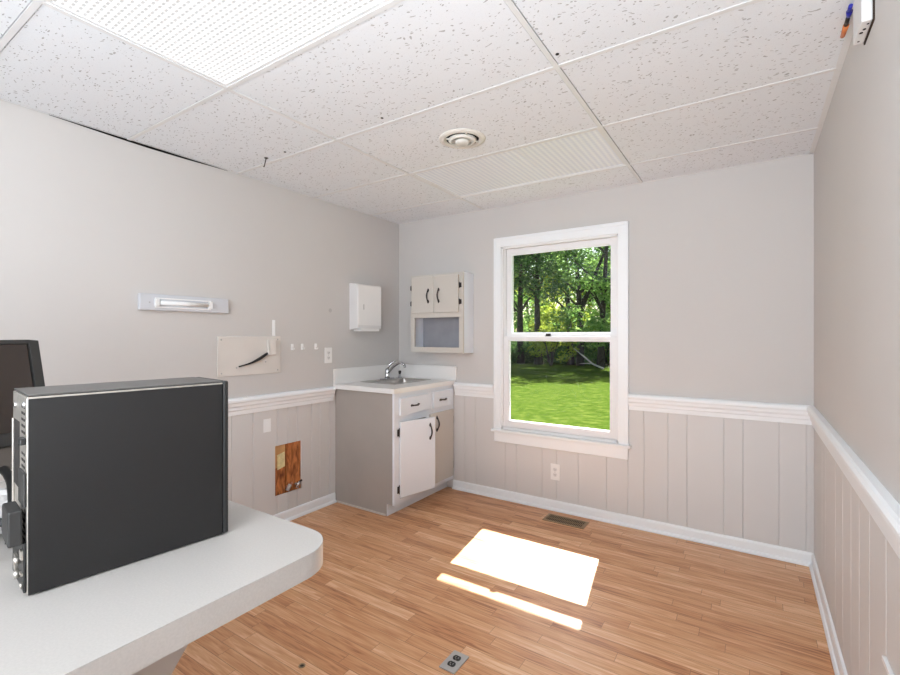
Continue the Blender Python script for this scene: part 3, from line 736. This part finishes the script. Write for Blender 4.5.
# right door, closed
dd = MB().box(CXF, CXF + .018, 3.085, DR[3], .125, .715).build('door', M['cab_cream'], t, bevel=.003)
pull(dd, (CXF + .018, 3.172, .622), (0, 0, 1), .105)
for z in (.62, .22): MB().tube([(CXF + .010, 3.436, z - .03), (CXF + .010, 3.436, z + .03)], .0045, 8).build('hinge', M['pewter'], dd)
# left door, ajar: hinged at the near edge
A = Matrix.Translation((CXF + .001, 2.700, 0)) @ Matrix.Rotation(R(-14.0), 4, 'Z')
dl = MB().box(0, .018, 0, .345, .140, .710, rot=A).build('door', M['cab_pale_lit'], t, bevel=.003, props={'label': 'left door standing ajar'})
hp = A @ Vector((.018, .290, .600)); ax3 = A.to_3x3()
pull(dl, hp, (0, 0, 1), .105, out=ax3 @ Vector((1, 0, 0)))
for z in (.63, .20): hinge(dl, CXF + .006, 2.694, z)

# worktop with upstands
SX0, SX1, SY0, SY1 = -2.79, -2.44, 2.885, 3.345
k = MB()
TX, TY = -2.22, 2.617
for a in ((XL + .001, SX0, TY, YB - .001), (SX1, TX, TY, YB - .001), (SX0, SX1, TY, SY0), (SX0, SX1, SY1, YB - .001)): k.box(a[0], a[1], a[2], a[3], .930, .967)
wt_ = k.build('worktop', M['white_lam'], loc=((XL + TX) / 2, 3.05, .930)); tag(wt_, 'white laminate worktop with low upstands along both walls, over the cabinet', 'countertop')
MB().box(XL + .001, XL + .021, TY, YB - .001, .967, 1.092).build('upstand', M['white_lam'], wt_, bevel=.003)
MB().box(XL + .021, -2.200, YB - .021, YB - .001, .967, 1.092).build('upstand', M['white_lam'], wt_, bevel=.003)
wt_.location.z = .930

# sink
t = empty('sink', ((SX0 + SX1) / 2, (SY0 + SY1) / 2, .967), 'small stainless steel drop-in sink in the white worktop', 'sink')
m = MB(); e = .004
ro = (SX0 - .018, SX1 + .018, SY0 - .018, SY1 + .018)
bi = (SX0 + .075, SX1 - .012, SY0 + .012, SY1 - .012)
m.box(ro[0], bi[0], ro[2], ro[3], .967, .967 + e).box(bi[1], ro[1], ro[2], ro[3], .967, .967 + e).box(bi[0], bi[1], ro[2], bi[2], .967, .967 + e).box(bi[0], bi[1], bi[3], ro[3], .967, .967 + e)
m.build('rim', M['steel'], t, bevel=.0015)
bw = MB()
dpt = .82
def rr_(x0, x1, y0, y1, z, r_, n=5):
    out = []
    for (cx, cy, a0) in ((x1 - r_, y1 - r_, 0), (x0 + r_, y1 - r_, 90), (x0 + r_, y0 + r_, 180), (x1 - r_, y0 + r_, 270)):
        for q in range(n + 1): a = R(a0 + 90 * q / n); out.append((cx + r_ * math.cos(a), cy + r_ * math.sin(a), z))
    return out
rings = [rr_(*bi, .968, .03), rr_(bi[0] + .004, bi[1] - .004, bi[2] + .004, bi[3] - .004, .95, .03), rr_(bi[0] + .012, bi[1] - .012, bi[2] + .012, bi[3] - .012, .845, .03), rr_(bi[0] + .03, bi[1] - .03, bi[2] + .03, bi[3] - .03, dpt, .02)]
vr = [[bw.bm.verts.new(p) for p in r_] for r_ in rings]
for a, b in zip(vr, vr[1:]):
    for q in range(len(a)): bw.bm.faces.new([a[q], a[(q + 1) % len(a)], b[(q + 1) % len(a)], b[q]]).smooth = True
bw.bm.faces.new(vr[-1]); bw.build('basin', M['steel'], t)
MB().lathe([(.035, 0), (.033, .003), (.012, .001)], ((bi[0] + bi[1]) / 2, (bi[2] + bi[3]) / 2, dpt + .001), n=20).build('drain', M['chrome'], t)
# faucet on the wall-side deck
fx, fy, fz = -2.765, 3.165, .971
t = empty('faucet', (fx, fy, fz), 'chrome single-lever faucet with arched spout on the sink', 'faucet')
fbm = MB(); fbm.box(fx - .024, fx + .024, fy - .075, fy + .075, fz, fz + .010); fbm.build('base_plate', M['chrome'], t, bevel=.004)
MB().lathe([(.024, 0), (.022, .02), (.019, .055), (.020, .075), (.012, .086)], (fx, fy, fz + .010), n=24).build('body', M['chrome'], t)
sp_ = []
for q in range(12):
    f = q / 11; sp_.append((fx + .01 + .175 * f, fy + .02 * f, fz + .060 + .092 * math.sin(math.pi * .5 * min(1, f * 1.25)) - (.020 * max(0, f - .75) / .25)))
MB().tube(sp_, [.0125] * 9 + [.012, .012, .0125], 12).tube([sp_[-1], (sp_[-1][0] + .002, sp_[-1][1], sp_[-1][2] - .022)], .0115, 12).build('spout', M['chrome'], t)
MB().tube([(fx, fy, fz + .090), (fx + .015, fy + .015, fz + .128), (fx + .045, fy + .030, fz + .158), (fx + .072, fy + .045, fz + .164)], [.010, .009, .008, .006], 10).build('lever', M['chrome'], t)
t = empty('sprayer', (-2.765, 3.342, .971), 'short chrome side sprayer beside the faucet', 'sprayer')
MB().lathe([(.019, 0), (.018, .008), (.012, .012), (.011, .035)], (-2.765, 3.342, .971), n=18).build('holder', M['chrome'], t)
MB().lathe([(.010, .035), (.012, .045), (.014, .060), (.010, .066)], (-2.765, 3.342, .971), n=18).build('spray_head', M['pewter'], t)

# ================================================================== WALL CABINET
WCX0, WCX1, WCY, WCZ0, WCZ1 = -2.585, -2.031, 3.28, 1.215, 1.900
YBm = YB - .001
t = empty('wall_cabinet', ((WCX0 + WCX1) / 2, YBm, WCZ0), 'small wall cabinet with two doors over an open shelf, left of the window', 'cabinet')
b_ = MB(); th = .016; fy_ = WCY + .018
b_.box(WCX0, WCX0 + th, fy_, YBm, WCZ0, WCZ1).box(WCX1 - th, WCX1, fy_, YBm, WCZ0, WCZ1)
b_.box(WCX0 + th, WCX1 - th, fy_, YBm, WCZ1 - th, WCZ1).box(WCX0 + th, WCX1 - th, fy_, YBm, WCZ0, WCZ0 + th).box(WCX0 + th, WCX1 - th, fy_, YBm, 1.530, 1.546)
b_.build('carcass', M['cab_pale_lit'], t)
MB().box(WCX0 + th, WCX1 - th, YBm - .006, YBm, WCZ0 + th, WCZ1 - th).build('back_panel', mat('grey_back_panel', (150, 150, 156), .6, var=(8, .06)), t, props={'label': 'darker grey back of the open shelf'})
f_ = MB()
f_.box(WCX0, -2.545, WCY, fy_, WCZ0, WCZ1).box(-2.070, WCX1, WCY, fy_, WCZ0, WCZ1).box(-2.545, -2.070, WCY, fy_, WCZ0, 1.262).box(-2.545, -2.070, WCY, fy_, 1.521, 1.570).box(-2.545, -2.070, WCY, fy_, 1.870, WCZ1)
f_.build('face_frame', M['cab_cream'], t)
for x0, x1, hx, hgx, s in ((-2.566, -2.322, -2.380, -2.571, -1), (-2.318, -2.070, -2.268, -2.064, 1)):
    d_ = MB().box(x0, x1, WCY - .017, WCY, 1.562, 1.880).build('door', M['cab_cream'], t, bevel=.003)
    pull(d_, (hx, WCY - .017, 1.710), (0, 0, 1), .10, out=(0, -1, 0))
    for z in (1.790, 1.650):
        m = MB().tube([(hgx, WCY - .006, z - .024), (hgx, WCY - .006, z + .024)], .005, 8).box(min(hgx, hgx + s * .018), max(hgx, hgx + s * .018), WCY - .0025, WCY - .0002, z - .020, z + .020)
        if s > 0: pass
        m.build('hinge', M['pewter'], d_)

# ================================================================== FLOOR THINGS
t = empty('floor_register', (-1.152, 3.289, 0), 'brown metal floor vent by the baseboard under the window', 'floor vent')
x0, x1, y0, y1 = -1.305, -1.0, 3.22, 3.357
m = MB(); m.box(x0, x1, y0, y0 + .016, .0005, .006).box(x0, x1, y1 - .016, y1, .0005, .006).box(x0, x0 + .018, y0 + .016, y1 - .016, .0005, .006).box(x1 - .018, x1, y0 + .016, y1 - .016, .0005, .006)
m.build('frame', M['register'], t, bevel=.001)
m = MB()
for q in range(22):
    x = x0 + .024 + q * .0122; m.box(x, x + .004, y0 + .016, y1 - .016, .0012, .005)
m.box(x0 + .018, x1 - .018, (y0 + y1) / 2 - .003, (y0 + y1) / 2 + .003, .0012, .0052)
m.build('louvre', M['register'], t)
MB().box(x0 + .018, x1 - .018, y0 + .016, y1 - .016, .0004, .0010).build('duct_opening', M['dark_brown'], t)
t = empty('floor_grommet', (-1.555, 1.25, 0), 'small round bolt hole in the wood floor left of the floor outlet', 'floor hole')
MB().lathe([(.014, .0005), (.013, .003), (.009, .003), (.008, .0006)], (-1.555, 1.25, 0), n=20).build('rim', M['register'], t)
MB().lathe([(.008, .0006), (.008, .0010)], (-1.555, 1.25, 0), n=20).build('opening', M['dark_gap'], t)

# ================================================================== PENINSULA COUNTER
CTX0, CTX1, CTY0, CTY1, CTZ = -1.98, -.782, -1.25, .737, .90
t = empty('peninsula_counter', (-1.4, -.3, 0), 'pale grey laminate peninsula counter with a rounded corner, holding the black computer', 'counter')
def outline(z, ins=0.):
    r_ = .095 - ins; p = [(CTX0, CTY0 , z), (CTX1 - ins, CTY0, z)]
    for q in range(13):
        a = R(90 * q / 12); p.append((CTX1 - ins - r_ + r_ * math.cos(a), CTY1 - ins - r_ + r_ * math.sin(a), z))
    p.append((CTX0, CTY1 - ins, z)); return p
m = MB(); m.prism(outline(CTZ - .0498), (0, 0, .0478)); m.build('edge_band', M['grey_lam'], t)
m = MB(); m.prism(outline(CTZ - .0016, .0004), (0, 0, .0016)); m.build('counter_top', M['grey_lam'], t)
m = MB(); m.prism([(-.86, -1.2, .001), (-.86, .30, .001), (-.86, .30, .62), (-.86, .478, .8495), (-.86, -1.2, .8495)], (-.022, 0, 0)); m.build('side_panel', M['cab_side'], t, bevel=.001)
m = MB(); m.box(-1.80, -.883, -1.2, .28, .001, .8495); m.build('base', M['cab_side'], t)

# ================================================================== COMPUTER
PCA = math.atan2(-.041, .339)
PC = Matrix.Translation((-1.0665, .2685, CTZ)) @ Matrix.Rotation(PCA, 4, 'Z')     # x' = -width .. 0, y' = length, z'
t = empty('computer_tower', (-1.0665, .2685, CTZ), 'black desktop computer tower standing on the counter, its back to the camera', 'computer', rz=PCA)
PW, PL, PH = .165, .346, .357
def pb(name, m, x0, x1, y0, y1, z0, z1, parent=None, bevel=.0015, props=None):
    o = MB().box(x0, x1, y0, y1, z0, z1).build(name, m, parent or t, bevel=bevel, world=False, props=props); return o
pb('side_cover', M['black_metal'], -.0015, 0, .0, PL - .012, .003, PH - .008)
pb('front_bezel', M['black_plastic'], -PW, .0, PL - .0105, PL + .003, .002, PH - .001, bevel=.004)
pb('case', M['black_metal'], -PW + .001, -.0016, .004, PL - .0108, .003, PH - .0035)
pb('top_cover', mat('satin_grey_metal', (92, 90, 88), .4, metal=.3), -PW, -.0005, .0, PL - .011, PH - .0032, PH - .0005, bevel=.001)
edge = pb('top_seam', M['silver'], -.0028, .0004, -.001, PL - .011, PH - .0078, PH - .0045, bevel=.0005)
for x in (-.155, -.02):
    for y in (.03, PL - .04): MB().lathe([(.010, .0), (.009, .003)], (x, y, 0), n=14).build('rubber_foot', M['rubber'], t, world=False)
rp_ = pb('rear_panel', M['silver'], -PW + .003, -.0035, -.0015, .0038, .004, PH - .005)
m = MB()
for x0 in (-.055, -.034):
    for q in range(5): m.box(x0, x0 + .014, -.0022, -.0016, .330 - q * .0115, .3345 - q * .0115)
    for q in range(5): m.box(x0, x0 + .014, -.0022, -.0016, .245 - q * .0115, .2495 - q * .0115)
    for q in range(6): m.box(x0, x0 + .014, -.0022, -.0016, .150 - q * .0115, .1545 - q * .0115)
m.box(-.150, -.080, -.0022, -.0016, .175, .30)
m.build('vent_slot', M['dark_gap'], rp_, world=False)
pb('latch', M['black_plastic'], -.030, -.006, -.010, -.002, .268, .280, rp_)
pb('power_supply_plate', M['grey_plastic'], -.062, -.003, -.006, -.0016, .158, .218, rp_)
m = MB().box(-.150, -.142, -.005, -.002, .11, .30); m.build('bracket_rail', M['silver'], rp_, world=False, bevel=.001)
for x, z in ((-.018, .338), (-.12, .328)): MB().lathe([(.0055, 0), (.005, .003), (.002, .004)], (x, -.0018, z), 'Y', 12, sign=-1).build('screw', M['chrome'], rp_, world=False)
pb('port_plate', M['black_plastic'], -.13, -.003, -.006, -.0016, .008, .095, rp_)
m = MB()
m.tube([(-.045, -.006, .055), (-.045, -.014, .055)], .007, 10).tube([(-.045, -.006, .030), (-.045, -.014, .030)], .007, 10).box(-.080, -.060, -.010, -.006, .028, .058)
m.box(-.022, -.006, -.009, -.006, .038, .042).box(-.022, -.006, -.009, -.006, .066, .082).tube([(-.012, -.006, .020), (-.012, -.010, .020)], .005, 10)
m.build('port', M['silver'], rp_, world=False)
# dark connector block plugged into the rear, with its own cable
tc_ = empty('video_connector', PC @ Vector((-.042, -.012, .124)), 'dark block connector plugged into the back of the computer tower', 'connector', rz=PCA)
MB().box(-.036, .038, -.014, .0055, -.031, .031).build('shell', M['grey_plastic'], tc_, bevel=.003, world=False)
MB().box(-.062, -.0355, -.012, .000, -.026, -.006).tube([(-.060, -.006, -.016), (-.12, -.02, -.018), (-.22, -.03, -.03), (-.30, -.02, -.08), (-.34, .0, -.113)], .007, 10).build('cable', M['rubber'], tc_, world=False)

# ================================================================== MONITOR
MA = math.atan2(.38, .925)                       # facing direction of the screen
tilt = R(10.5)
mp_ = Vector((-1.655, .474, CTZ))
t = empty('computer_monitor', mp_, 'dark tilted computer monitor at the left edge, partly behind the tower', 'monitor', rz=MA - R(90) + R(90))
# local frame: x' = facing, y' = along the screen (right edge at y'=0), z' = up
T = Matrix.Translation((0, 0, .113)) @ Matrix.Rotation(-tilt, 4, 'Y')
def mbx(name, m, x0, x1, y0, y1, z0, z1, parent=None, bev=.002):
    return MB().box(x0, x1, y0, y1, z0, z1, rot=T).build(name, m, parent or t, bevel=bev, world=False)
MWD, MHT = .52, .340
mbx('back_shell', M['black_plastic'], -.045, -.012, -MWD + .03, -.03, .03, MHT - .03, bev=.008)
bz = MB(); bz.box(-.012, .006, -.026, 0, 0, MHT, rot=T).box(-.012, .006, -MWD, -MWD + .026, 0, MHT, rot=T).box(-.012, .006, -MWD + .026, -.026, MHT - .010, MHT, rot=T)
mbx('chin', mat('brown_grey_plastic', (96, 88, 82), .4), -.012, .005, -MWD + .026, -.026, .0, .060)
bz.build('bezel', M['grey_plastic'], t, bevel=.002, world=False)
mbx('screen', M['screen'], -.011, .002, -MWD + .027, -.030, .0945, MHT - .0105, bev=0)
mbx('bezel_ledge', M['grey_plastic'], -.012, .014, -MWD + .027, -.027, .061, .094)
m = MB(); m.prism([(-.09, -.33, .001), (.07, -.33, .001), (.09, -.29, .001), (.09, -.17, .001), (.07, -.13, .001), (-.09, -.13, .001)], (0, 0, .012)); m.build('stand_base', M['black_plastic'], t, bevel=.003, world=False)
MB().box(-.05, -.02, -.27, -.19, .013, .22).build('stand_neck', M['black_plastic'], t, bevel=.004, world=False)

# crumpled clear wrapping and cables behind the tower
rnd = random.Random(5)
bm_ = bmesh.new(); bmesh.ops.create_icosphere(bm_, subdivisions=4, radius=1)
for v in bm_.verts:
    d = v.co.normalized(); nz = mnoise.noise(d * 2.3 + Vector((3, 1, 2))) * .35 + abs(mnoise.noise(d * 5.1)) * .30
    r_ = .80 + nz
    v.co = Vector((d.x * .10 * r_, d.y * .085 * r_, max(.001, .052 + d.z * .055 * r_)))
me = bpy.data.meshes.new('plastic_wrapping'); bm_.to_mesh(me); bm_.free(); me.materials.append(M['film'])
o = bpy.data.objects.new('plastic_wrapping', me); COL.objects.link(o); o.location = (-1.46, .335, CTZ + .0005)
tag(o, 'crumpled pale plastic wrapping lying on the counter between monitor and tower', 'wrapping')
def cable(pts, r_, label):
    P = [Vector(p) for p in pts]; out = []
    for i in range(len(P) - 1):
        p0, p1, p2, p3 = P[max(i - 1, 0)], P[i], P[i + 1], P[min(i + 2, len(P) - 1)]
        for q in range(6):
            u = q / 6; out.append(.5 * ((2 * p1) + (p2 - p0) * u + (2 * p0 - 5 * p1 + 4 * p2 - p3) * u * u + (3 * p1 - p0 - 3 * p2 + p3) * u ** 3))
    out.append(P[-1])
    tag(MB().tube(out, r_, 10).build('cable', M['rubber'], loc=P[0]), label, 'cable')
cable([(-1.86, .30, .909), (-1.82, .32, .98), (-1.752, .342, 1.036), (-1.639, .357, 1.020), (-1.50, .345, 1.015), (-1.409, .329, .995), (-1.36, .318, .95), (-1.345, .31, .910)], .010, 'thick black cable arching down behind the rear of the tower')
cable([(-1.52, .16, .907), (-1.46, .18, .95), (-1.38, .215, .965), (-1.31, .25, .940), (-1.285, .27, .907)], .006, 'thinner black cable crossing low behind the rear of the tower')
